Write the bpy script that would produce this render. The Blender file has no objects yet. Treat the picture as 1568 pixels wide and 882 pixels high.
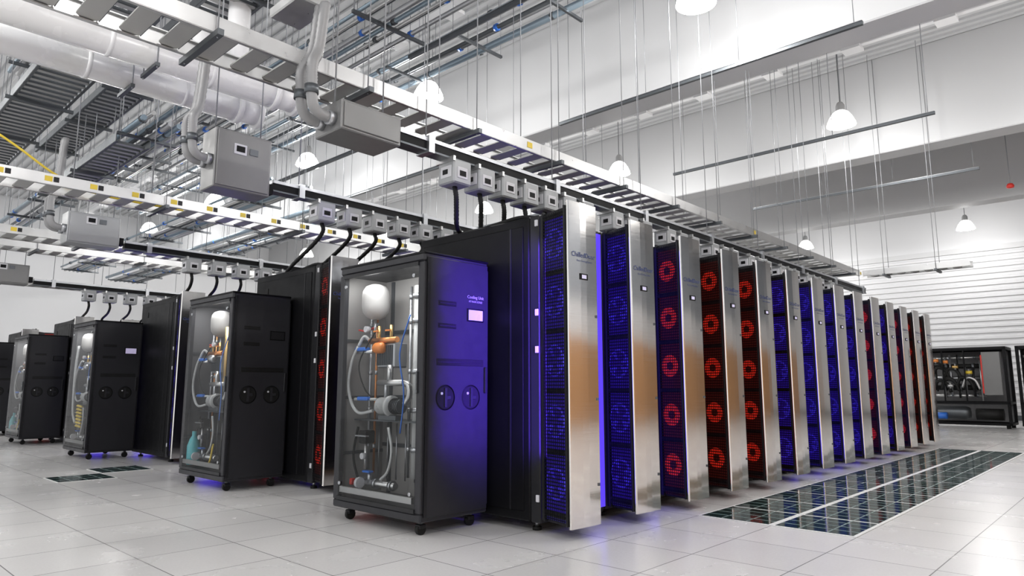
import bpy, math, random
from itertools import product
from mathutils import Vector, Matrix
random.seed(7)
S = bpy.context.scene
H = 8.0            # ceiling height
T = 0.61           # floor tile

# ------------------------------------------------------------------ materials
def mat(name, col, metal=0.0, rough=0.5, emit=None, es=0.0, noise=None, bump=0.0, trans=0.0, alpha=1.0, stretch=(1,1,1), coat=0.0, nvar=0.12, spec=0.5):
    m = bpy.data.materials.new(name); m.use_nodes = True
    nt = m.node_tree; b = nt.nodes['Principled BSDF']
    b.inputs['Base Color'].default_value = (*col, 1)
    b.inputs['Metallic'].default_value = metal
    b.inputs['Roughness'].default_value = rough
    b.inputs['Transmission Weight'].default_value = trans
    b.inputs['Alpha'].default_value = alpha
    b.inputs['Coat Weight'].default_value = coat
    b.inputs['Specular IOR Level'].default_value = spec
    if emit:
        b.inputs['Emission Color'].default_value = (*emit, 1)
        b.inputs['Emission Strength'].default_value = es
        m.cycles.emission_sampling = 'NONE'
    if noise:
        tc = nt.nodes.new('ShaderNodeTexCoord'); mp = nt.nodes.new('ShaderNodeMapping')
        mp.inputs['Scale'].default_value = stretch
        n = nt.nodes.new('ShaderNodeTexNoise'); n.inputs['Scale'].default_value = noise
        n.inputs['Detail'].default_value = 2
        nt.links.new(tc.outputs['Object'], mp.inputs[0]); nt.links.new(mp.outputs[0], n.inputs['Vector'])
        r = nt.nodes.new('ShaderNodeMapRange')
        r.inputs['To Min'].default_value = max(0.02, rough - nvar); r.inputs['To Max'].default_value = rough + nvar
        nt.links.new(n.outputs['Fac'], r.inputs['Value']); nt.links.new(r.outputs[0], b.inputs['Roughness'])
    return m

M = {}
def add(n, *a, **k): M[n] = mat(n, *a, **k)
add('black', (0.004,0.004,0.005), 0.0, 0.45, noise=6, spec=0.15)
add('black2', (0.012,0.012,0.014), 0.0, 0.4, noise=9, spec=0.3)
add('rubber', (0.008,0.008,0.008), 0, 0.6, noise=20, spec=0.3)
add('charcoal', (0.022,0.022,0.026), 0.0, 0.42, noise=12, spec=0.3)
add('dark_int', (0.13,0.13,0.135), 0, 0.5, noise=5)
add('grey_int', (0.36,0.35,0.34), 0.1, 0.5, noise=5)
add('steel', (0.80,0.775,0.75), 1.0, 0.12, noise=3, stretch=(1,1,40), nvar=0.05)
add('galv', (0.44,0.45,0.47), 0.9, 0.36, noise=14)
add('galv_lt', (0.58,0.58,0.58), 0.85, 0.33, noise=14)
add('rung', (0.46,0.46,0.45), 0.6, 0.4, noise=14)
add('galv_dk', (0.12,0.13,0.14), 0.7, 0.42, noise=10)
add('conduit', (0.28,0.28,0.285), 0.2, 0.5, noise=10)
add('conduit_b', (0.26,0.33,0.39), 0.6, 0.35, noise=10)
add('rod', (0.33,0.34,0.36), 0.6, 0.5, noise=10)
add('box_grey', (0.19,0.19,0.19), 0.3, 0.42, noise=8)
add('box_lt', (0.34,0.35,0.36), 0.2, 0.42, noise=8)
add('white', (0.80,0.80,0.81), 0, 0.35, noise=6)
add('white_pl', (0.90,0.90,0.91), 0, 0.25, noise=6)
add('tank', (0.48,0.47,0.46), 0, 0.35, noise=6)
add('hose', (0.50,0.51,0.51), 0, 0.3, noise=6)
add('wallwhite', (0.68,0.685,0.70), 0, 0.55, noise=3)
add('deck', (0.58,0.585,0.595), 0, 0.5, noise=3)
add('beamwhite', (0.58,0.585,0.595), 0, 0.5, noise=2)
add('copper', (0.65,0.27,0.10), 0.9, 0.35, noise=9)
add('brass', (0.60,0.40,0.15), 0.9, 0.35, noise=9)
add('bluepl', (0.03,0.16,0.62), 0, 0.35, noise=9)
add('teal', (0.10,0.50,0.55), 0, 0.3, noise=9)
add('yellow', (0.75,0.55,0.05), 0, 0.45, noise=9)
add('red', (0.6,0.03,0.02), 0, 0.4, noise=9)
add('orange', (0.75,0.24,0.05), 0, 0.4, noise=9)
add('logo', (0.02,0.04,0.16), 0, 0.5, noise=9)
add('label', (0.60,0.60,0.63), 0, 0.5, noise=9)
add('lcd', (0.5,0.5,0.6), 0, 0.3, emit=(0.72,0.6,1.0), es=0.3, noise=9)
add('bulb', (1,1,1), 0, 0.3, emit=(1,0.98,0.95), es=14, noise=2)
add('bell', (0.9,0.9,0.9), 0, 0.3, emit=(1,0.98,0.96), es=5.0, noise=2)
add('ventglass', (0.018,0.042,0.040), 0.0, 0.08, noise=2, nvar=0.03, spec=0.6)
add('ventbar', (0.24,0.31,0.30), 0.2, 0.35, noise=4)
add('trimw', (0.78,0.78,0.77), 0.0, 0.4, noise=4)
add('tan', (0.50,0.26,0.11), 0, 0.5, noise=2)
add('grey_reflect', (0.24,0.26,0.29), 0, 0.5, noise=2)
add('blue_panel', (0.01,0.005,0.10), 0, 0.5, emit=(0.05,0.012,0.75), es=0.20, noise=6)
add('blue_glow', (0.05,0.03,0.5), 0, 0.4, emit=(0.10,0.05,1.0), es=1.1, noise=6)
add('blue_fan', (0.03,0.02,0.4), 0, 0.35, emit=(0.07,0.035,1.0), es=0.38, noise=6)
add('red_panel', (0.03,0.004,0.003), 0, 0.5, emit=(0.5,0.03,0.015), es=0.05, noise=6)
add('red_glow', (0.10,0.01,0.01), 0, 0.4, emit=(0.8,0.03,0.02), es=0.12, noise=6)
add('red_fan', (0.4,0.02,0.01), 0, 0.35, emit=(1.0,0.035,0.015), es=0.30, noise=6)
add('red_blade', (0.35,0.015,0.01), 0, 0.35, emit=(1.0,0.03,0.012), es=0.42, noise=6)

g = bpy.data.materials.new('cabinet_glass'); g.use_nodes = True
nt = g.node_tree; nt.nodes.clear()
o = nt.nodes.new('ShaderNodeOutputMaterial'); mx = nt.nodes.new('ShaderNodeMixShader')
tr = nt.nodes.new('ShaderNodeBsdfTransparent'); gl = nt.nodes.new('ShaderNodeBsdfGlossy')
lw = nt.nodes.new('ShaderNodeLayerWeight'); lw.inputs['Blend'].default_value = 0.2
tr.inputs[0].default_value = (0.92,0.93,0.93,1); gl.inputs['Roughness'].default_value = 0.03
nt.links.new(lw.outputs['Fresnel'], mx.inputs[0]); nt.links.new(tr.outputs[0], mx.inputs[1]); nt.links.new(gl.outputs[0], mx.inputs[2]); nt.links.new(mx.outputs[0], o.inputs[0])
M['glass'] = g

# floor tiles
f = bpy.data.materials.new('raised_floor_tiles'); f.use_nodes = True
nt = f.node_tree; b = nt.nodes['Principled BSDF']
tc = nt.nodes.new('ShaderNodeTexCoord'); mp = nt.nodes.new('ShaderNodeMapping')
mp.inputs['Location'].default_value = (2.25, -5.30, 0)
br = nt.nodes.new('ShaderNodeTexBrick'); br.offset = 0; br.squash = 1
br.inputs['Color1'].default_value = (0.73,0.72,0.71,1); br.inputs['Color2'].default_value = (0.66,0.65,0.645,1)
br.inputs['Mortar'].default_value = (0.22,0.21,0.21,1)
br.inputs['Scale'].default_value = 1; br.inputs['Mortar Size'].default_value = 0.004
br.inputs['Mortar Smooth'].default_value = 0.3; br.inputs['Bias'].default_value = -0.3
br.inputs['Brick Width'].default_value = T; br.inputs['Row Height'].default_value = T
n = nt.nodes.new('ShaderNodeTexNoise'); n.inputs['Scale'].default_value = 2.2; n.inputs['Detail'].default_value = 6
mr = nt.nodes.new('ShaderNodeMapRange'); mr.inputs['To Min'].default_value = 0.20; mr.inputs['To Max'].default_value = 0.32
n2 = nt.nodes.new('ShaderNodeTexNoise'); n2.inputs['Scale'].default_value = 60; n2.inputs['Detail'].default_value = 3
mxc = nt.nodes.new('ShaderNodeMixRGB'); mxc.blend_type = 'MULTIPLY'; mxc.inputs[0].default_value = 0.12
nt.links.new(tc.outputs['Object'], mp.inputs[0]); nt.links.new(mp.outputs[0], br.inputs['Vector'])
nt.links.new(tc.outputs['Object'], n.inputs['Vector']); nt.links.new(tc.outputs['Object'], n2.inputs['Vector'])
nt.links.new(n.outputs['Fac'], mr.inputs['Value']); nt.links.new(mr.outputs[0], b.inputs['Roughness'])
nt.links.new(br.outputs['Color'], mxc.inputs[1]); nt.links.new(n2.outputs['Fac'], mxc.inputs[2])
nt.links.new(mxc.outputs[0], b.inputs['Base Color'])
M['floor'] = f

# ------------------------------------------------------------------ mesh builder
def smooth_path(P, n=6):
    P = [Vector(p) for p in P]
    if len(P) < 3: return P
    Q = [P[0]*2-P[1]] + P + [P[-1]*2-P[-2]]
    out = []
    for i in range(1, len(Q)-2):
        a,b_,c,d = Q[i-1],Q[i],Q[i+1],Q[i+2]
        for k in range(n):
            t = k/n
            out.append(0.5*((2*b_)+(c-a)*t+(2*a-5*b_+4*c-d)*t*t+(3*b_-a-3*c+d)*t**3))
    out.append(P[-1]); return out

class MB:
    def __init__(s): s.V=[]; s.F=[]; s.m=[]; s.sm=[]; s.mats=[]; s.T=Matrix()
    def v(s,p): s.V.append(tuple(s.T @ Vector(p))); return len(s.V)-1
    def mi(s,n):
        if n not in s.mats: s.mats.append(n)
        return s.mats.index(n)
    def f(s,idx,m,sm=False): s.F.append(tuple(idx)); s.m.append(s.mi(m)); s.sm.append(sm)
    def box(s,x0,x1,y0,y1,z0,z1,m,b=0.0):
        lo=(x0,y0,z0); hi=(x1,y1,z1)
        if b<=0:
            I={c:s.v([hi[i] if c[i] else lo[i] for i in range(3)]) for c in product((0,1),repeat=3)}
            for q in (((0,0,0),(0,1,0),(1,1,0),(1,0,0)),((0,0,1),(1,0,1),(1,1,1),(0,1,1)),((0,0,0),(1,0,0),(1,0,1),(0,0,1)),
                      ((0,1,0),(0,1,1),(1,1,1),(1,1,0)),((0,0,0),(0,0,1),(0,1,1),(0,1,0)),((1,0,0),(1,1,0),(1,1,1),(1,0,1))):
                s.f([I[c] for c in q],m)
            return
        W={}
        for c in product((0,1),repeat=3):
            for a in range(3):
                W[c,a]=s.v([(hi[i] if c[i] else lo[i])+(0 if i==a else (-b if c[i] else b)) for i in range(3)])
        def cor(a,va,p,vp,q,vq):
            c=[0,0,0]; c[a]=va; c[p]=vp; c[q]=vq; return tuple(c)
        for a in range(3):
            p,q=[i for i in range(3) if i!=a]
            for sd in (0,1):
                s.f([W[cor(a,sd,p,i,q,j),a] for i,j in ((0,0),(1,0),(1,1),(0,1))],m)
            for i,j in product((0,1),repeat=2):
                c0=cor(a,0,p,i,q,j); c1=cor(a,1,p,i,q,j)
                s.f([W[c0,p],W[c1,p],W[c1,q],W[c0,q]],m)
        for c in product((0,1),repeat=3): s.f([W[c,0],W[c,1],W[c,2]],m)
    def prism(s,poly,z0,z1,m):
        n=len(poly); A=[s.v((x,y,z0)) for x,y in poly]; B=[s.v((x,y,z1)) for x,y in poly]
        s.f(A[::-1],m); s.f(B,m)
        for i in range(n): j=(i+1)%n; s.f((A[i],A[j],B[j],B[i]),m)
    def cyl(s,p0,p1,r,m,seg=12,r2=None,caps=True):
        p0=Vector(p0);p1=Vector(p1); r2=r if r2 is None else r2
        q=(p1-p0).to_track_quat('Z','Y'); R=[]
        for p,rr in ((p0,r),(p1,r2)):
            R.append([s.v(p+q@Vector((rr*math.cos(2*math.pi*i/seg),rr*math.sin(2*math.pi*i/seg),0))) for i in range(seg)])
        for i in range(seg): j=(i+1)%seg; s.f((R[0][i],R[0][j],R[1][j],R[1][i]),m,True)
        if caps: s.f(R[0][::-1],m); s.f(R[1],m)
    def tube(s,P,r,m,seg=8,n=6,ribs=False):
        P=smooth_path(P,n); R=[]
        for k,p in enumerate(P):
            t=(P[min(k+1,len(P)-1)]-P[max(k-1,0)])
            if t.length<1e-7: t=Vector((0,0,1))
            q=t.to_track_quat('Z','Y') if abs(t.normalized().z)<0.98 else Vector((0,0,1)).to_track_quat('Z','Y')
            rr=r*(1.14 if (ribs and k%2) else 1)
            R.append([s.v(p+q@Vector((rr*math.cos(2*math.pi*i/seg),rr*math.sin(2*math.pi*i/seg),0))) for i in range(seg)])
        for k in range(len(R)-1):
            best=min(range(seg),key=lambda o:(Vector(s.V[R[k][0]])-Vector(s.V[R[k+1][o]])).length)
            R[k+1]=R[k+1][best:]+R[k+1][:best]
            if seg>2 and (Vector(s.V[R[k][1]])-Vector(s.V[R[k+1][1]])).length>(Vector(s.V[R[k][1]])-Vector(s.V[R[k+1][-1]])).length:
                R[k+1]=[R[k+1][0]]+R[k+1][:0:-1]
            for i in range(seg): j=(i+1)%seg; s.f((R[k][i],R[k][j],R[k+1][j],R[k+1][i]),m,True)
        s.f(R[0][::-1],m); s.f(R[-1],m)
    def lathe(s,o,prof,m,seg=20,axis='Z'):
        o=Vector(o); q={'Z':Vector((0,0,1)),'X':Vector((1,0,0)),'Y':Vector((0,1,0))}[axis].to_track_quat('Z','Y'); R=[]
        for r,z in prof:
            R.append([s.v(o+q@Vector((max(r,1e-4)*math.cos(2*math.pi*i/seg),max(r,1e-4)*math.sin(2*math.pi*i/seg),z))) for i in range(seg)])
        for k in range(len(R)-1):
            for i in range(seg): j=(i+1)%seg; s.f((R[k][i],R[k][j],R[k+1][j],R[k+1][i]),m,True)
    def ring(s,c,nrm,r0,r1,m,seg=20,dep=0.0):
        c=Vector(c); q=Vector(nrm).to_track_quat('Z','Y')
        A=[s.v(c+q@Vector((r0*math.cos(2*math.pi*i/seg),r0*math.sin(2*math.pi*i/seg),dep))) for i in range(seg)]
        B=[s.v(c+q@Vector((r1*math.cos(2*math.pi*i/seg),r1*math.sin(2*math.pi*i/seg),0))) for i in range(seg)]
        for i in range(seg): j=(i+1)%seg; s.f((A[i],B[i],B[j],A[j]),m)
    def text(s,txt,size,mtx,m):
        cu=bpy.data.curves.new('t','FONT'); cu.body=txt; cu.size=size; cu.align_x='CENTER'; cu.resolution_u=2
        ob=bpy.data.objects.new('t',cu); S.collection.objects.link(ob)
        dg=bpy.context.evaluated_depsgraph_get(); me=bpy.data.meshes.new_from_object(ob.evaluated_get(dg))
        base=len(s.V)
        for v in me.vertices: s.V.append(tuple(s.T@(mtx@v.co)))
        for p in me.polygons: s.f([base+i for i in p.vertices],m)
        bpy.data.objects.remove(ob); bpy.data.curves.remove(cu); bpy.data.meshes.remove(me)
    def mesh(s,name,recalc=True):
        me=bpy.data.meshes.new(name); me.from_pydata(s.V,[],s.F)
        for n in s.mats: me.materials.append(M[n])
        me.polygons.foreach_set('material_index',s.m); me.polygons.foreach_set('use_smooth',s.sm)
        me.validate(); me.update()
        if recalc:
            import bmesh
            bm=bmesh.new(); bm.from_mesh(me); bmesh.ops.recalc_face_normals(bm,faces=bm.faces); bm.to_mesh(me); bm.free()
        return me

def obj(name,me,loc=(0,0,0)):
    if isinstance(me,MB): me=me.mesh(name)
    ob=bpy.data.objects.new(name,me); ob.location=loc; S.collection.objects.link(ob); return ob

# ------------------------------------------------------------------ room shell
XL,XR,YB,YF=-30.0,8.0,-7.0,27.5
mb=MB(); mb.box(XL,XR,YB,YF,-0.1,0.0,'floor'); obj('floor',mb)
mb=MB()
mb.box(XL,XR,YB,YF,H,H+0.1,'deck')
y=YB+0.1
while y<YF-0.2:
    mb.box(XL,XR,y,y+0.10,H-0.05,H,'deck'); y+=0.22
obj('ceiling',mb)
mb=MB(); mb.box(XL,XR,YF,YF+0.15,0,H,'wallwhite')
z=0.25
while z<5.6:
    mb.box(XL,XR,YF-0.045,YF,z,z+0.11,'wallwhite',0.02); z+=0.20
mb.box(XL,XR,YF-0.08,YF,5.62,5.80,'beamwhite')
obj('wall_far',mb)
mb=MB(); mb.box(XL-0.15,XL,YB,YF,0,H,'wallwhite'); obj('wall_left',mb)
mb=MB(); mb.box(XR,XR+0.15,YB,YF,0,H,'wallwhite'); mb.box(XR-0.03,XR,YB,YF,0.0,2.5,'tan'); mb.box(XR-0.03,XR,YB,YF,3.6,6.5,'grey_reflect'); obj('wall_right',mb)  # unseen wall; tan and grey bands added to colour the steel covers' reflections
mb=MB(); mb.box(XL,XR,YF-0.07,YF-0.045,0,0.16,'galv_dk'); obj('baseboard_far',mb)
for yy in (9.5,15.3,21.1):
    mb=MB(); mb.box(XL,XR,yy,yy+0.55,5.9,H,'beamwhite',0.02); obj('ceiling_beam',mb)
for yy in (7.1,13.0,18.9,24.7,3.4):
    mb=MB(); mb.box(XL,XR,yy-0.06,yy+0.06,7.28,7.42,'white',0.01); mb.box(XL,XR,yy-0.10,yy+0.10,7.42,7.45,'white')
    x=-29.0
    while x<XR-0.5:
        mb.cyl((x,yy,7.30),(x-0.35,yy,H),0.035,'white',6); mb.cyl((x,yy,7.30),(x+0.35,yy,H),0.035,'white',6)
        mb.box(x-0.16,x+0.16,yy-0.14,yy+0.14,7.22,7.28,'white'); x+=1.5
    obj('roof_joist',mb)

# ------------------------------------------------------------------ server rack
def rack_mesh(colr):
    mb=MB(); P=colr+'_panel'; G=colr+'_glow'; Fn=colr+'_fan'
    D=-1.42; W=0.785
    mb.box(D,-0.10,0,W,0.07,2.36,'black',0.012)
    mb.box(-0.095,0.0,0.0,W,0.07,2.36,'black2',0.008)
    mb.box(D+0.05,-0.16,-0.006,0.0,0.14,2.29,'black',0.004)
    mb.box(-0.30,-0.285,-0.009,-0.004,0.14,2.29,'black2')
    mb.box(D+0.25,D+0.31,-0.012,-0.004,2.12,2.20,'rubber')
    for x in (D+0.12,-0.12):
        for y in (0.1,W-0.1):
            mb.cyl((x,y,0),(x,y,0.025),0.035,'rubber',10); mb.cyl((x,y,0.02),(x,y,0.08),0.014,'galv',8)
    for z in (0.22,1.30,1.58,2.27): mb.box(-0.035,-0.005,-0.014,0.0,z,z+0.05,'label',0.003)
    mb.box(0.0,0.012,0.03,W,0.10,2.33,G)
    A=Vector((0.055,-0.004)); B=Vector((0.325,-0.072)); E=Vector((0.342,0.228))
    mb.prism([(0.014,0.0),tuple(A),tuple(B),tuple(E),(0.10,0.42),(0.014,0.42)],0.10,2.35,'black2')
    d=(B-A).normalized(); nn=Vector((d.y,-d.x)); Lf=(B-A).length
    if nn.y>0: nn=-nn
    mb.T=Matrix(((d.x,nn.x,0,A.x),(d.y,nn.y,0,A.y),(0,0,1,0),(0,0,0,1)))
    mb.box(0.004,Lf-0.004,0,0.004,0.12,2.33,P)
    mb.box(0.0,0.018,0,0.022,0.10,2.36,'black2'); mb.box(Lf-0.016,Lf,0,0.022,0.10,2.36,'black2')
    for k in range(6):
        z=0.16+0.43*k; mb.box(0.01,Lf-0.01,0,0.02,z-0.020,z+0.020,'black2',0.003)
    cx=Lf/2
    for k in range(5):
        z=0.375+0.43*k
        mb.cyl((cx,0.0,z),(cx,0.008,z),0.104,Fn if colr=='red' else P,24)
        mb.ring((cx,0.014,z),(0,1,0),0.098,0.116,Fn if colr=='blue' else 'red_panel',26,0.004)
        mb.cyl((cx,0.004,z),(cx,0.020,z),0.036,P,16)
        for a in range(7):
            t=a*2*math.pi/7; c0,s0=math.cos(t),math.sin(t); t2=t+0.52; c1,s1=math.cos(t2),math.sin(t2)
            q=[(cx+0.036*c0,0.012,z+0.036*s0),(cx+0.094*c0,0.020,z+0.094*s0),(cx+0.094*c1,0.011,z+0.094*s1),(cx+0.036*c1,0.010,z+0.036*s1)]
            mb.f([mb.v(p) for p in q],P if colr=='blue' and a%2 else ('blue_fan' if colr=='blue' else 'red_blade'))
    for k in range(88):
        z=0.13+0.025*k; mb.box(0.015,Lf-0.015,0.024,0.0265,z,z+0.009,'black')
    for k in range(11): mb.box(0.022+0.0225*k,0.028+0.0225*k,0.0265,0.0285,0.12,2.33,'black')
    mb.T=Matrix()
    a=B+Vector((0.010,-0.004)); bb=E+Vector((0.010,0.002)); d=(bb-a).normalized(); nn=Vector((d.y,-d.x))
    outer=[a+nn*0.004-d*0.010, a+nn*0.012-d*0.006, a+nn*0.016, a+nn*0.020+d*0.12, bb+nn*0.020-d*0.12, bb+nn*0.016, bb+nn*0.012+d*0.006, bb+nn*0.004+d*0.010, bb-nn*0.03+d*0.010, bb-nn*0.03, a-nn*0.004, a-nn*0.006-d*0.008]
    mb.prism([tuple(p) for p in outer],0.085,2.395,'steel')
    def on(t,h,z): p=a+d*t+nn*(0.019+h); return Vector((p.x,p.y,z))
    def plate(t0,t1,z0,z1,h,m):
        q=[on(t0,-.004,z0),on(t1,-.004,z0),on(t1,-.004,z1),on(t0,-.004,z1)]; q2=[on(t0,h,z0),on(t1,h,z0),on(t1,h,z1),on(t0,h,z1)]
        A_=[mb.v(p) for p in q];B_=[mb.v(p) for p in q2]; mb.f(B_,m)
        for i in range(4): j=(i+1)%4; mb.f((A_[i],A_[j],B_[j],B_[i]),m)
    plate(0.11,0.195,1.82,1.865,0.006,'black'); plate(0.128,0.177,1.829,1.856,0.008,'lcd')
    for z in (0.35,0.95,1.55): plate(0.282,0.298,z,z+0.02,0.004,'galv_dk')
    R=Matrix(((d.x,0,nn.x),(d.y,0,nn.y),(0,1,0))).to_4x4()
    mb.text('ChilledDoor',0.052,Matrix.Translation(on(0.155,0.003,1.985))@R,'logo')
    mb.text('Rack Cooling System',0.020,Matrix.Translation(on(0.165,0.003,1.952))@R,'logo')
    for k in range(4):
        y0=0.12+0.06*k
        mb.tube([(-0.12,y0,2.375),(-0.35,y0+0.03,2.42+0.01*k),(-0.7,y0+random.uniform(-.04,.08),2.385),(-1.0,y0+0.05,2.40),(-1.3,y0,2.375)],0.018,'rubber',7,5)
    return mb.mesh('server_rack_'+colr)
RB,RR=rack_mesh('blue'),rack_mesh('red')
PITCH=0.81
def rack(x,y,c,light=0):
    ob=obj('server_rack',RB if c=='b' else RR,(x,y,0))
    if light:
        l=bpy.data.lights.new('door_led','AREA'); l.shape='RECTANGLE'; l.size=0.08; l.size_y=1.6; l.energy=light; l.spread=math.radians(92)
        l.color=(0.13,0.045,1.0) if c=='b' else (1.0,0.05,0.02)
        lo=bpy.data.objects.new('door_led',l); S.collection.objects.link(lo); lo.parent=ob
        lo.location=(0.10,-0.08,1.35)
        lo.rotation_euler=Vector((-1,0.05,0.0)).to_track_quat('-Z','Y').to_euler()
seq='bbrrrbbbbrbrrr'
X1=-3.34
for i,c in enumerate(seq): rack(X1,3.88+PITCH*i,c,light=23 if i==0 else 0)
for i,c in enumerate('rrbbrbrbrr'): rack(-6.44,3.88+PITCH*i,c)
for i,c in enumerate('brbrbb'): rack(-10.25,3.88+PITCH*i,c)
for i,c in enumerate('bbr'): rack(-15.3,3.88+PITCH*i,c)
for i,c in enumerate('rb'): rack(-19.4,3.88+PITCH*i,c)

# ------------------------------------------------------------------ coolant distribution cabinet
def cdu_mesh(var):
    mb=MB(); L=-1.10; W=0.66; Z0=0.10; Z1=2.04
    for x in (-0.10,L+0.12):
        for y in (0.09,W-0.09):
            mb.cyl((x-0.016,y,0.04),(x+0.016,y,0.04),0.04,'rubber',14)
            mb.box(x-0.028,x+0.028,y-0.03,y+0.03,0.045,0.075,'black2',0.004); mb.cyl((x,y,0.07),(x,y,Z0),0.02,'galv_dk',8)
    mb.box(L,0,0,W,Z0,Z0+0.06,'charcoal',0.01); mb.box(L,0,0,W,Z1-0.07,Z1,'charcoal',0.015)
    mb.box(L-0.002,0.004,-0.004,W+0.002,Z1-0.015,Z1+0.006,'black',0.006)
    for x0,x1 in ((L,L+0.07),(-0.07,0)):
        mb.box(x0,x1,0,0.045,Z0+0.06,Z1-0.07,'charcoal',0.006)
        mb.box(x0,x1,W-0.05,W,Z0+0.06,Z1-0.07,'charcoal')
    mb.box(L,L+0.012,0.03,W-0.02,Z0+0.05,Z1-0.05,'charcoal')
    bk='grey_int' if var==1 else 'dark_int'
    mb.box(L+0.012,L+0.018,0.045,0.47,Z0+0.06,Z1-0.07,bk)
    for z in (0.50,0.95,1.42): mb.box(L+0.018,L+0.030,0.05,0.46,z,z+0.025,'galv_dk')
    mb.box(L+0.03,-0.03,W-0.02,W-0.002,Z0+0.05,Z1-0.05,'black')
    mb.f([mb.v(p) for p in ((L+0.065,-0.004,Z0+0.07),(-0.065,-0.004,Z0+0.07),(-0.065,-0.004,Z1-0.085),(L+0.065,-0.004,Z1-0.085))],'glass')
    for z in (Z0+0.06,Z1-0.10): mb.box(L+0.06,-0.06,-0.010,0.012,z,z+0.03,'black2')
    mb.box(L+0.09,-0.10,0.0,0.02,Z0+0.12,Z0+0.165,'galv_lt')
    for x in (L+0.10,-0.11):
        for z in (Z0+0.19,Z1-0.17): mb.cyl((x,-0.014,z),(x,-0.004,z),0.014,'galv',10)
    mb.box(-0.062,-0.05,-0.016,0,1.0,1.16,'galv_dk',0.003)
    mb.box(-0.004,0.012,0.025,W-0.012,Z0+0.03,Z1-0.03,'charcoal',0.006)
    mb.box(0.0,0.016,0.025,0.05,Z0+0.04,Z1-0.04,'black2')
    for z in (1.50,1.67):
        mb.box(0.010,0.015,0.13,0.31,z-0.018,z+0.018,'rubber',0.002); mb.box(0.012,0.018,0.14,0.30,z-0.004,z+0.004,'black2')
    mb.box(0.010,0.015,0.12,0.60,1.205,1.255,'rubber',0.002); mb.box(0.012,0.017,0.13,0.59,1.228,1.234,'black2')
    mb.box(0.010,0.017,0.42,0.60,1.55,1.65,'black',0.003)
    mb.box(0.014,0.019,0.435,0.585,1.56,1.64,'lcd' if var!=2 else 'black2')
    R=Matrix(((0,0,1),(1,0,0),(0,1,0))).to_4x4()
    mb.text('Cooling Unit',0.034,Matrix.Translation((0.0145,0.51,1.73))@R,'label' if var==1 else 'charcoal')
    mb.text('AT RACK SCALE',0.02,Matrix.Translation((0.0145,0.51,1.70))@R,'label' if var==1 else 'charcoal')
    for y in (0.21,0.47):
        mb.cyl((0.0,y,0.97),(0.0135,y,0.97),0.092,'rubber',28); mb.ring((0.014,y,0.97),(1,0,0),0.084,0.094,'black',28,0.003)
        mb.prism([(0.013,y-0.01),(0.021,y-0.01),(0.021,y+0.012),(0.013,y+0.012)],0.90,1.04,'charcoal')
        mb.box(0.013,0.02,y+0.012,y+0.05,0.955,0.985,'charcoal',0.003); mb.cyl((0.012,y-0.038,1.0),(0.02,y-0.038,1.0),0.010,'label',10)
    mb.box(0.010,0.03,W-0.055,W-0.035,1.0,1.2,'black2',0.004)
    mb.box(L+0.02,-0.02,0.46,0.47,Z0+0.06,Z1-0.07,bk)
    for z in (0.55,0.95,1.50): mb.box(L+0.04,-0.04,0.445,0.46,z,z+0.03,'galv_dk')
    for x in (-0.98,-0.56,-0.12): mb.box(x,x+0.03,0.44,0.46,Z0+0.06,Z1-0.08,'galv_dk')
    mb.box(L+0.02,-0.02,0.02,0.46,Z0+0.06,Z0+0.07,'dark_int')
    mb.box(L+0.03,-0.08,0.16,0.44,0.775,0.785,'galv_dk')
    # all of the internals stand toward the hinge side, close behind the glass
    mb.T=Matrix.Translation((-0.14,-0.07,0))
    tx=-0.70 if var!=2 else -0.5
    mb.lathe((tx,0.25,1.60),[(0,0),(0.04,0.004),(0.08,0.025),(0.108,0.065),(0.115,0.11),(0.115,0.20),(0.108,0.24),(0.085,0.275),(0.04,0.295),(0,0.30)],'tank' if var==1 else 'grey_int',24)
    mb.cyl((tx,0.25,1.44),(tx,0.25,1.61),0.012,'galv',8); mb.tube([(tx,0.25,1.54),(tx-0.08,0.23,1.51),(tx-0.16,0.2,1.52)],0.008,'red',7)
    mb.cyl((tx-0.04,0.18,1.52),(tx-0.04,0.22,1.52),0.026,'label',16)
    for x,r,m in ((-0.24,0.034,'hose'),(-0.14,0.022,'galv_lt'),(-0.86,0.014,'galv'),(-0.33,0.012,'galv'),(-0.78,0.010,'copper')):
        mb.cyl((x,0.33,0.35),(x,0.33,1.85),r,m,14)
        for z in (0.55,0.85,1.15,1.55,1.75): mb.cyl((x,0.33,z),(x,0.33,z+0.035),r*1.4,'galv',12)
    mb.box(-0.62,-0.40,0.22,0.36,1.20,1.40,'galv',0.01)
    for k in range(9): mb.box(-0.615+0.024*k,-0.610+0.024*k,0.21,0.22,1.22,1.38,'galv_dk')
    mb.cyl((-0.72,0.22,1.42),(-0.36,0.22,1.42),0.024,'copper' if var!=3 else 'galv',14)
    mb.lathe((-0.62,0.2,1.36),[(0,0),(0.035,0),(0.045,0.02),(0.045,0.10),(0.03,0.12),(0,0.12)],'orange' if var==1 else 'galv',16,'X')
    for x in (-0.60,-0.44): mb.cyl((x,0.22,1.40),(x,0.22,1.54),0.014,'brass',10); mb.box(x-0.03,x+0.03,0.18,0.195,1.49,1.502,'orange' if var!=3 else 'bluepl')
    mb.box(-0.84,-0.70,0.15,0.21,1.34,1.37,'bluepl',0.006); mb.cyl((-0.88,0.18,1.33),(-0.62,0.18,1.33),0.014,'galv_lt',10)
    mb.cyl((-0.42,0.2,1.08),(-0.42,0.2,1.22),0.022,'galv_lt',12); mb.cyl((-0.56,0.2,1.08),(-0.24,0.2,1.08),0.024,'galv_lt',12)
    mb.tube([(-0.24,0.2,1.08),(-0.18,0.2,1.06),(-0.17,0.2,0.98),(-0.22,0.2,0.92)],0.024,'galv_lt',10)
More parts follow.
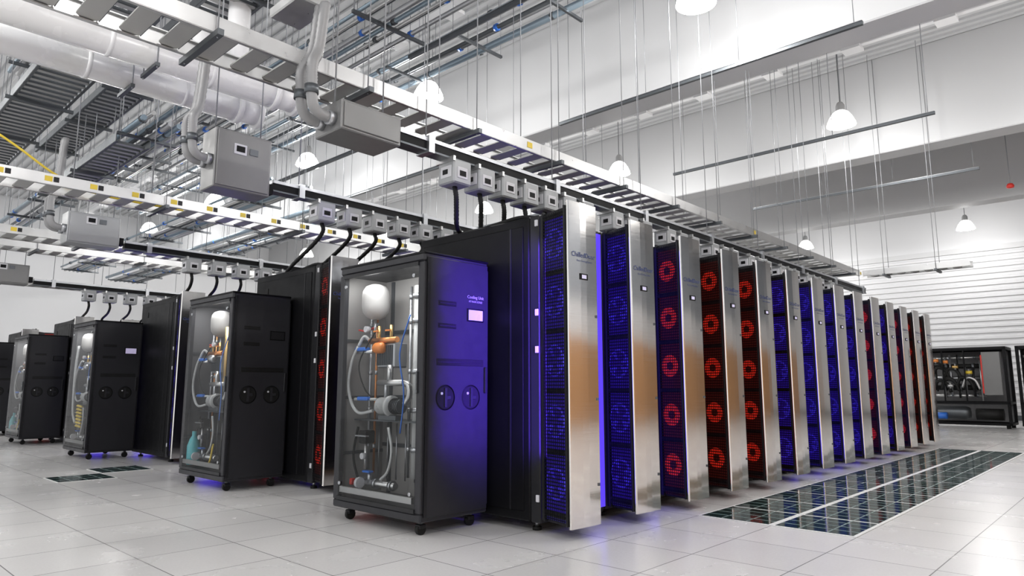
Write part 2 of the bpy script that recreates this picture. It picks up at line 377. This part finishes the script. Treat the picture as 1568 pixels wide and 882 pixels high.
    mb.cyl((-0.84,0.17,0.95),(-0.54,0.17,0.95),0.012,'hose',10); mb.box(-0.76,-0.62,0.13,0.17,0.94,0.97,'bluepl',0.006)
    mb.lathe((-0.54,0.2,0.90),[(0,0),(0.05,0),(0.068,0.02),(0.068,0.14),(0.082,0.14),(0.082,0.165),(0.04,0.17),(0,0.17)],'hose',20,'X')
    mb.cyl((-0.36,0.2,0.90),(-0.26,0.2,0.90),0.055,'galv_dk',16); mb.box(-0.52,-0.30,0.17,0.25,0.79,0.83,'galv_dk',0.004)
    for k in range(5): mb.ring((-0.35+0.02*k,0.2,0.90),(1,0,0),0.055,0.062,'black2',16,0.004)
    mb.cyl((-0.46,0.2,0.96),(-0.46,0.2,1.08),0.018,'galv',10)
    mb.tube([(-0.80,0.16,1.38),(-0.87,0.15,1.26),(-0.90,0.14,1.08),(-0.86,0.15,0.92),(-0.76,0.16,0.84),(-0.60,0.18,0.86)],0.013,'hose',8)
    mb.tube([(-0.80,0.16,1.38),(-0.75,0.18,1.46),(-0.72,0.22,1.42)],0.013,'hose',8)
    mb.tube([(-0.34,0.14,0.74),(-0.28,0.13,0.57),(-0.32,0.13,0.42),(-0.44,0.15,0.34)],0.011,'hose',8)
    mb.tube([(-0.62,0.2,1.50),(-0.75,0.14,1.25),(-0.68,0.14,1.05),(-0.60,0.18,0.95)],0.006,'rubber',7)
    mb.tube([(-0.15,0.18,1.6),(-0.22,0.14,1.3),(-0.16,0.14,1.0),(-0.22,0.16,0.7)],0.006,'bluepl',7)
    mb.tube([(-0.90,0.25,0.72),(-0.88,0.2,0.5),(-0.82,0.2,0.34),(-0.76,0.2,0.30)],0.010,'rubber',8)
    mb.box(-0.76,-0.67,0.16,0.26,0.60,0.70,'rubber',0.008); mb.cyl((-0.71,0.2,0.40),(-0.71,0.2,0.60),0.014,'galv_lt',10)
    mb.box(-0.78,-0.63,0.14,0.17,0.655,0.665,'galv'); mb.cyl((-0.71,0.16,0.50),(-0.71,0.2,0.50),0.025,'label',14)
    mb.cyl((-0.80,0.19,0.30),(-0.30,0.19,0.30),0.026,'galv_lt',12)
    for x in (-0.76,-0.56,-0.36): mb.cyl((x,0.19,0.30),(x+0.03,0.19,0.30),0.04,'galv',12)
    mb.cyl((-0.62,0.18,0.30),(-0.62,0.18,0.38),0.018,'galv',12); mb.box(-0.67,-0.58,0.14,0.19,0.38,0.395,'bluepl',0.004)
    mb.cyl((-0.70,0.13,0.30),(-0.67,0.13,0.30),0.042,'label',16); mb.box(-0.84,-0.81,0.14,0.18,0.27,0.32,'red',0.005)
    for k in range(6): mb.cyl((-0.85+0.12*k,0.43,0.3),(-0.85+0.12*k,0.43,0.75),0.006,'galv',6)
    if var==2:
        mb.lathe((-0.84,0.17,0.20),[(0,0),(0.065,0),(0.07,0.03),(0.07,0.20),(0.045,0.28),(0.025,0.31),(0.025,0.36),(0,0.36)],'teal',18)
        mb.tube([(-0.3,0.15,0.45),(-0.28,0.12,0.3),(-0.34,0.12,0.22)],0.010,'yellow',7)
        mb.cyl((-0.29,0.24,1.1),(-0.29,0.24,1.7),0.035,'brass',12)
    if var==3:
        for k in range(7): mb.tube([(-0.65,0.16,0.45+0.05*k),(-0.55,0.12,0.47+0.05*k),(-0.45,0.16,0.45+0.05*k)],0.018,'yellow',7)
        mb.tube([(-0.84,0.14,1.7),(-0.88,0.13,1.3),(-0.82,0.13,0.7),(-0.7,0.14,0.5)],0.020,'hose',8)
    mb.T=Matrix()
    return mb.mesh('cooling_distribution_cabinet_%d'%var)
C1,C2,C3=cdu_mesh(1),cdu_mesh(2),cdu_mesh(3)
for me,x in ((C1,-3.85),(C2,-6.95),(C3,-11.46),(C2,-15.4),(C3,-18.6)):
    ob=obj('cooling_distribution_cabinet',me,(x,3.18,0))
    l=bpy.data.lights.new('cabinet_strip_light','AREA'); l.shape='RECTANGLE'; l.size=0.8; l.size_y=0.06; l.energy=5
    lo=bpy.data.objects.new('cabinet_strip_light',l); S.collection.objects.link(lo); lo.parent=ob; lo.location=(-0.55,0.06,1.95)
    lo.rotation_euler=Vector((0,0.35,-1)).to_track_quat('-Z','Y').to_euler()

# ------------------------------------------------------------------ floor panels
def vents(name,cells):
    mb=MB()
    for (x,y) in cells:
        mb.box(x+0.002,x+T-0.002,y+0.002,y+T-0.002,0.0,0.005,'trimw')
        mb.box(x+0.026,x+T-0.026,y+0.020,y+T-0.020,0.002,0.007,'ventglass')
        for k in range(1,4):
            mb.box(x+0.026,x+T-0.026,y+T*k/4-0.005,y+T*k/4+0.005,0.006,0.008,'ventbar')
        for k in range(1,3): mb.box(x+T*k/3-0.005,x+T*k/3+0.005,y+0.020,y+T-0.020,0.006,0.008,'ventbar')
    return obj(name,mb)
vents('glass_floor_panels',[(-2.86+T*i,5.30+T*j) for i in range(2) for j in range(14)])
vents('floor_vent_tile',[(-9.57,2.25)]); vents('floor_vent_tile',[(-10.18,2.86)])

# ------------------------------------------------------------------ cable ladders
def ladder(axis,a0,a1,c0,c1,z,name='cable_ladder',rail=0.11,step=0.24,rw=0.13,rods=1.75,labels=False,top=H,mrail='galv_lt',mr='rung'):
    mb=MB()
    if axis=='X': mb.T=Matrix(((0,1,0,0),(1,0,0,0),(0,0,1,0),(0,0,0,1)))
    for c,s in ((c0,1),(c1,-1)):
        mb.box(c-0.004,c+0.004,a0,a1,z,z+rail,mrail)
        for zz in (z,z+rail): mb.box(min(c,c+s*0.03),max(c,c+s*0.03),a0,a1,zz-0.004,zz+0.004,mrail)
    y=a0+0.1; e=rw*0.3
    while y<a1-rw:
        mb.prism([(c0+0.006,y+e),(c0+0.05,y),(c1-0.05,y),(c1-0.006,y+e),(c1-0.006,y+rw-e),(c1-0.05,y+rw),(c0+0.05,y+rw),(c0+0.006,y+rw-e)],z+0.010,z+0.020,mr)
        mb.box(c0+0.03,c1-0.03,y+rw,y+rw+0.006,z+0.012,z+0.045,'galv_dk')
        y+=step
    y=a0+0.4
    while y<a1:
        for c in (c0-0.03,c1+0.03): mb.cyl((c,y,z-0.05),(c,y,top),0.005,'rod',6)
        mb.box(c0-0.08,c1+0.08,y-0.02,y+0.02,z-0.045,z-0.004,'galv_dk')
        y+=rods
    if labels:
        y=a0+0.6
        while y<a1:
            mb.box(c1+0.005,c1+0.008,y,y+0.07,z+0.03,z+0.085,'yellow')
            if labels<1: mb.box(c1+0.005,c1+0.008,y+0.08,y+0.13,z+0.03,z+0.085,'black2')
            y+=labels
    return obj(name,mb)
ladder('Y',-1.0,14.9,-4.65,-4.19,3.30,labels=5.1,rods=1.15)
ladder('Y',-1.0,13.0,-8.70,-8.25,3.15,labels=0.42)
ladder('Y',-1.0,12.0,-11.8,-11.3,3.15,labels=0.6)
ladder('Y',-1.0,12.0,-17.1,-16.6,3.15)
ladder('Y',-1.0,12.0,-14.6,-14.1,3.45)
ladder('X',-4.15,-2.3,14.95,15.25,3.30,rods=0.9)
ladder('X',-16,-6.6,1.7,2.3,4.75,step=0.16,rw=0.07,mrail='galv_dk')
ladder('X',-14,-5.2,2.7,3.2,5.15,step=0.16,rw=0.07,mrail='galv_dk')
ladder('X',-20,-9.0,0.6,1.1,4.0,step=0.16,rw=0.07,mrail='galv_dk')
ladder('Y',0.2,3.4,-6.1,-5.5,5.6,step=0.2,rw=0.09)
ladder('X',-13,-9.2,2.6,3.0,4.1,step=0.16,rw=0.07,mrail='galv_dk')

def strut(y,x0,x1,z):
    mb=MB(); mb.box(x0,x1,y-0.025,y+0.025,z-0.025,z+0.025,'galv_dk')
    mb.box(x0,x1,y-0.035,y+0.035,z+0.02,z+0.027,'galv')
    x=x0+0.2
    while x<x1: mb.cyl((x,y,z),(x,y,H),0.006,'rod',6); x+=1.5
    obj('strut_channel',mb)
for y in (5.45,8.7,12.5,16.4): strut(y,-7.0,-2.2,5.5)
for y in (6.6,8.2,12.2): strut(y,-14.5,-8.5,5.2)

# ------------------------------------------------------------------ busways with tap-off boxes
def busway(X,Y0,Y1,z,first,n,dy,cab=-0.1,mbox='box_lt'):
    mb=MB()
    mb.box(X-0.06,X+0.06,Y0,Y1,z,z+0.03,'galv'); mb.box(X-0.05,X+0.05,Y0,Y1,z-0.07,z,'black'); mb.box(X-0.062,X+0.062,Y0,Y1,z-0.085,z-0.07,'galv_dk')
    y=Y0+0.3
    while y<Y1: mb.cyl((X,y,z),(X,y,H),0.005,'rod',6); mb.box(X-0.08,X+0.08,y-0.03,y+0.03,z-0.095,z+0.045,'galv'); y+=1.6
    for k in range(n):
        y=first+k*dy
        if k>=4: y+=0.25*((k-4)//3)
        if y>Y1-0.1: break
        mb.box(X-0.10,X+0.10,y-0.10,y+0.10,z-0.29,z-0.085,mbox,0.012)
        mb.box(X+0.098,X+0.106,y-0.06,y+0.05,z-0.245,z-0.15,'label',0.003); mb.box(X+0.104,X+0.109,y-0.04,y+0.03,z-0.225,z-0.18,'black')
        mb.box(X-0.06,X+0.07,y-0.106,y-0.098,z-0.24,z-0.14,'label',0.003); mb.box(X-0.03,X+0.03,y-0.11,y-0.104,z-0.21,z-0.17,'black')
        mb.box(X-0.11,X+0.11,y-0.115,y-0.09,z-0.11,z-0.07,'galv_lt')
        if k<10:
            mb.tube([(X,y,z-0.29),(X+0.01,y+0.01,z-0.38),(X+cab*0.3,y+0.05,z-0.47),(X+cab,y+0.12,2.41),(X+cab*1.5-0.1,y+0.3,2.40)],0.02,'rubber',8,9,True)
    return obj('power_busway',mb)
busway(-4.13,3.10,14.8,3.00,3.72,26,0.29)
busway(-6.15,3.12,12.0,3.02,3.70,20,0.33,cab=-0.75)
busway(-9.9,3.0,11.0,2.95,3.9,14,0.36,cab=-0.5)
busway(-14.6,3.0,9.0,2.95,3.9,10,0.36,cab=-0.8)

def feed(X,y0,y1,z0,z1,d,m,disp,top):
    mb=MB()
    mb.box(X-d/2,X+d/2,y0,y1,z0,z1,m,0.008); mb.box(X+d/2,X+d/2+0.012,y0+0.02,y1-0.02,z0+0.02,z1-0.02,m,0.004)
    mb.box(X-0.05,X+0.05,y1,y1+0.08,z0+0.06,z0+0.16,'black')
    if disp:
        ym=(y0+y1)/2
        mb.box(X+d/2+0.01,X+d/2+0.02,ym-0.1,ym+0.02,(z0+z1)/2+0.06,(z0+z1)/2+0.16,'label',0.003)
        mb.box(X+d/2+0.018,X+d/2+0.024,ym-0.08,ym,(z0+z1)/2+0.085,(z0+z1)/2+0.14,'black'); mb.box(X+d/2+0.01,X+d/2+0.02,ym+0.05,ym+0.13,(z0+z1)/2+0.08,(z0+z1)/2+0.14,'galv_dk')
    for k,dx in enumerate((-0.07,0.07)):
        zz=(z0+z1)/2-0.02; r=0.038
        mb.cyl((X+dx,y0-0.05,zz),(X+dx,y0,zz),r*1.35,'galv',14)
        mb.tube([(X+dx,y0-0.04,zz),(X+dx,y0-0.11,zz+0.01),(X+dx,y0-0.16,zz+0.05),(X+dx,y0-0.18,zz+0.14)],r,'conduit',14,8)
        mb.cyl((X+dx,y0-0.18,zz+0.13),(X+dx,y0-0.18,zz+0.19),r*1.3,'galv_dk',14)
        mb.tube([(X+dx,y0-0.18,zz+0.18),(X+dx,y0-0.18,zz+0.35),(X+dx*0.6,y0-0.12,zz+0.5),(X+dx*0.5,y0-0.08,top)],r*0.95,'conduit',12,16,True)
    for y in (y0+0.05,y1-0.05): mb.cyl((X,y,z1),(X,y,H),0.006,'rod',6)
    obj('busway_feed_box',mb)
feed(-4.13,2.50,3.02,2.83,3.05,0.34,'box_grey',False,3.78)
feed(-6.15,2.50,3.04,2.84,3.40,0.28,'box_grey',True,4.1)
feed(-9.9,2.3,2.9,2.85,3.25,0.28,'box_lt',True,4.2)
feed(-14.6,2.2,2.9,2.85,3.2,0.28,'box_grey',True,4.2)

mb=MB()
for k in range(6):
    x=-4.50+0.10*(k%3)+0.02*k; y=2.32+0.10*(k//3)
    mb.tube([(x,y,3.85),(x-0.02,y,4.4),(x-0.05+0.03*k,y,5.0),(x-0.25+0.07*k,y+0.15,5.6),(x-0.3+0.05*k,y+0.3,6.4),(x-0.3+0.05*k,y+0.3,H)],0.04,'conduit',10,16,True)
for z in (4.15,4.6): mb.box(-4.58,-4.16,2.26,2.48,z,z+0.02,'bluepl')
mb.box(-4.58,-4.16,2.24,2.50,3.78,3.86,'galv_lt',0.01)
obj('flexible_conduit_bundle',mb)

def conduits(y0,z,x0,x1,n,r=0.03,dy=0.11,name='ceiling_conduits'):
    mb=MB()
    for k in range(n):
        y=y0+k*dy; zz=z+random.choice((0,0,0.09))
        mb.cyl((x0,y,zz),(x1,y,zz),r*random.choice((0.8,1,1.25)),('conduit_b','galv_lt','galv_dk','galv')[k%4],8)
        x=x0+random.uniform(0.5,2)
        while x<x1: mb.cyl((x,y,zz),(x+0.06,y,zz),r*1.4,'bluepl' if random.random()<0.45 else 'galv_dk',8); x+=random.uniform(1.5,3)
    x=x0+0.5
    while x<x1:
        mb.box(x-0.02,x+0.02,y0-0.1,y0+n*dy,z-0.07,z-0.03,'galv_dk')
        for y in (y0-0.08,y0+n*dy-0.02): mb.cyl((x,y,z-0.06),(x,y,H),0.006,'rod',6)
        x+=1.6
    obj(name,mb)
conduits(4.3,5.5,-15,-4.2,9)
conduits(3.6,5.0,-16,-7.8,7)
conduits(6.4,6.3,-22,-4,6,0.04,0.16)
conduits(1.9,5.7,-12,-4.5,7)
conduits(5.6,4.6,-24,-11,8)
conduits(8.0,5.0,-28,-13,8,0.04,0.15)
conduits(2.9,4.5,-20,-9.2,6)

def pipe(X,Z,y1,r):
    mb=MB()
    mb.cyl((X,-2.5,Z),(X,y1,Z),r,'white_pl',28)
    y=-2.0
    while y<y1-0.1:
        mb.cyl((X,y,Z),(X,y+0.04,Z),r*1.025,'white',28); y+=0.95
    for y in (0.3,2.2):
        mb.cyl((X-r-0.03,y,Z-r-0.05),(X-r-0.03,y,H),0.007,'rod',6); mb.cyl((X+r+0.03,y,Z-r-0.05),(X+r+0.03,y,H),0.007,'rod',6); mb.box(X-r-0.05,X+r+0.05,y-0.02,y+0.02,Z-r-0.035,Z-r,'galv_dk')
    mb.cyl((X,y1,Z),(X,y1+0.06,Z),r*1.15,'white',28); mb.cyl((X,y1+0.06,Z),(X,y1+0.26,Z),r*0.9,'white_pl',28); mb.cyl((X,y1+0.26,Z),(X,y1+0.31,Z),r*1.12,'white',28)
    mb.tube([(X,y1-0.4,Z+r*0.5),(X,y1-0.4,Z+0.6),(X,y1-0.4,H)],r*0.75,'white_pl',18,4)
    obj('chilled_water_pipe',mb)
pipe(-7.60,4.30,3.35,0.155); pipe(-6.92,4.30,3.45,0.155)

mb=MB(); mb.tube([(-8.72,0.7,4.0),(-8.75,1.1,3.85),(-8.70,1.5,3.62),(-8.62,1.9,3.35),(-8.5,2.3,3.20),(-8.5,3.2,3.19)],0.013,'yellow',7); obj('yellow_fibre_cable',mb)

# ------------------------------------------------------------------ pendants
mb=MB()
mb.cyl((0,0,0.45),(0,0,H-6.0),0.008,'galv_dk',6)
mb.lathe((0,0,0.26),[(0.0,0.22),(0.05,0.2),(0.08,0.14),(0.08,0.0)],'galv_lt',20)
mb.lathe((0,0,0),[(0.08,0.29),(0.14,0.25),(0.20,0.16),(0.25,0.05),(0.26,0.0),(0.25,0.0),(0.19,0.15),(0.13,0.24),(0.0,0.26)],'bell',28)
mb.lathe((0,0,-0.02),[(0,0),(0.10,0.03),(0.13,0.1),(0.10,0.17),(0.0,0.22)],'bulb',16)
PM=mb.mesh('pendant_lamp')
pos=[(x,y) for x in (0.9,5.7) for y in (-3.7,2.0,7.7,13.3)]+[(-3.9,-3.7),(-3.9,7.7),(-3.9,13.4),(-3.9,25.2),(-8.7,-3.7),(-6.3,-0.6),(-8.7,7.2),(-8.7,13.0),(-8.7,24.8)]  # the off-grid lamp near the white pipes is added, out of view, to brighten them
pos+=[(x,y) for x in (-13.5,-18.3,-23.1) for y in (-0.5,7.7,13.3,19.1)]
for x,y in pos:
    ob=obj('pendant_lamp',PM,(x,y,6.0))
    l=bpy.data.lights.new('lamp_light','POINT'); l.energy=228; l.shadow_soft_size=0.22; l.color=(1,0.985,0.96)
    lo=bpy.data.objects.new('lamp_light',l); S.collection.objects.link(lo); lo.parent=ob; lo.location=(0,0,-0.12)

# ------------------------------------------------------------------ pump skid at far end
def skid():
    mb=MB(); W=2.0; D=1.0; Hh=2.1
    for x in (0,W-0.07):
        for y in (0,D-0.07): mb.box(x,x+0.07,y,y+0.07,0.1,Hh,'black',0.006)
    for z in (0.08,0.62,Hh-0.07):
        for y in (0,D-0.06): mb.box(0,W,y,y+0.06,z,z+0.06,'black')
        for x in (0,W-0.06): mb.box(x,x+0.06,0,D,z,z+0.06,'black')
    mb.box(0,W,0,D,Hh-0.02,Hh+0.01,'black2'); mb.box(0,W,D-0.02,D,0.1,Hh,'dark_int')
    for x in (0.1,W-0.1):
        for y in (0.1,D-0.1): mb.cyl((x,y,0),(x,y,0.1),0.05,'rubber',10)
    rnd=random.Random(5)
    for z,m,r in ((1.85,'galv_lt',0.03),(1.62,'rubber',0.06),(1.30,'galv',0.05),(1.05,'rubber',0.07),(0.84,'galv_lt',0.04)):
        mb.cyl((0.12,0.35,z),(1.45,0.35,z),r,m,12)
        for k in range(4):
            x=0.2+0.33*k+rnd.uniform(-.05,.05); mb.cyl((x,0.35,z),(x+0.06,0.35,z),r*1.5,'galv_dk',12)
    for k in range(8):
        x=0.2+0.17*k; mb.cyl((x,0.22,rnd.uniform(0.7,1.1)),(x,0.22,rnd.uniform(1.4,1.95)),rnd.uniform(0.015,0.035),rnd.choice(('rubber','galv','galv_lt','rubber','black2')),10)
    for k in range(9):
        x=rnd.uniform(0.2,1.0); z=rnd.uniform(0.8,1.5)
        mb.tube([(x,0.15,z),(x+0.12,0.10,z+0.25),(x+0.3,0.12,z+0.2),(x+0.4,0.15,z-0.05)],rnd.uniform(0.025,0.045),rnd.choice(('rubber','rubber','galv_lt')),8,5)
    for x,z,m in ((0.40,1.78,'orange'),(0.62,1.74,'orange'),(0.85,1.6,'brass'),(0.3,1.3,'galv_lt'),(1.15,1.45,'yellow'),(0.7,1.1,'galv_lt')):
        mb.cyl((x-0.07,0.08,z),(x+0.07,0.08,z),0.045,m,12); mb.cyl((x,0.08,z-0.07),(x,0.08,z+0.09),0.025,'galv_lt',10)
    mb.lathe((0.2,0.4,0.38),[(0,0),(0.16,0.02),(0.18,0.1),(0.18,0.75),(0.14,0.85),(0,0.85)],'galv_dk',20,'X'); mb.cyl((0.3,0.15,0.3),(0.55,0.15,0.3),0.09,'bluepl',14)
    mb.cyl((1.2,0.3,0.35),(1.8,0.3,0.35),0.15,'rubber',16)
    mb.box(1.45,1.86,0.06,0.3,0.85,1.98,'box_grey',0.01); mb.box(1.43,1.46,0.05,0.07,0.9,1.9,'red')
    for x in (0.55,1.05): mb.box(x,x+0.03,0.0,0.05,0.68,Hh-0.07,'black')
    return mb.mesh('pump_skid')
SK=skid(); obj('pump_skid',SK,(-4.75,21.6,0)); obj('pump_skid',SK,(-2.55,21.6,0))

mb=MB(); mb.cyl((0,0,0.1),(0,0,H-5.6),0.01,'rod',6); mb.lathe((0,0,0),[(0,0),(0.07,0.01),(0.08,0.06),(0.05,0.11),(0,0.12)],'red',14); obj('fire_alarm_beacon',mb,(-2.0,19.0,5.6))

# ------------------------------------------------------------------ world + camera
w=bpy.data.worlds.new('World'); S.world=w; w.use_nodes=True
w.node_tree.nodes['Background'].inputs[0].default_value=(0.97,0.98,1,1); w.node_tree.nodes['Background'].inputs[1].default_value=1.1
cam=bpy.data.cameras.new('Camera'); cam.sensor_width=36; cam.lens=24; cam.clip_end=200
co=bpy.data.objects.new('Camera',cam); S.collection.objects.link(co); co.location=(0,0,1.04)
co.rotation_euler=(math.radians(98.33),0,math.radians(43.03)); S.camera=co
S.view_settings.view_transform='Standard'; S.view_settings.look='None'; S.view_settings.exposure=0.0
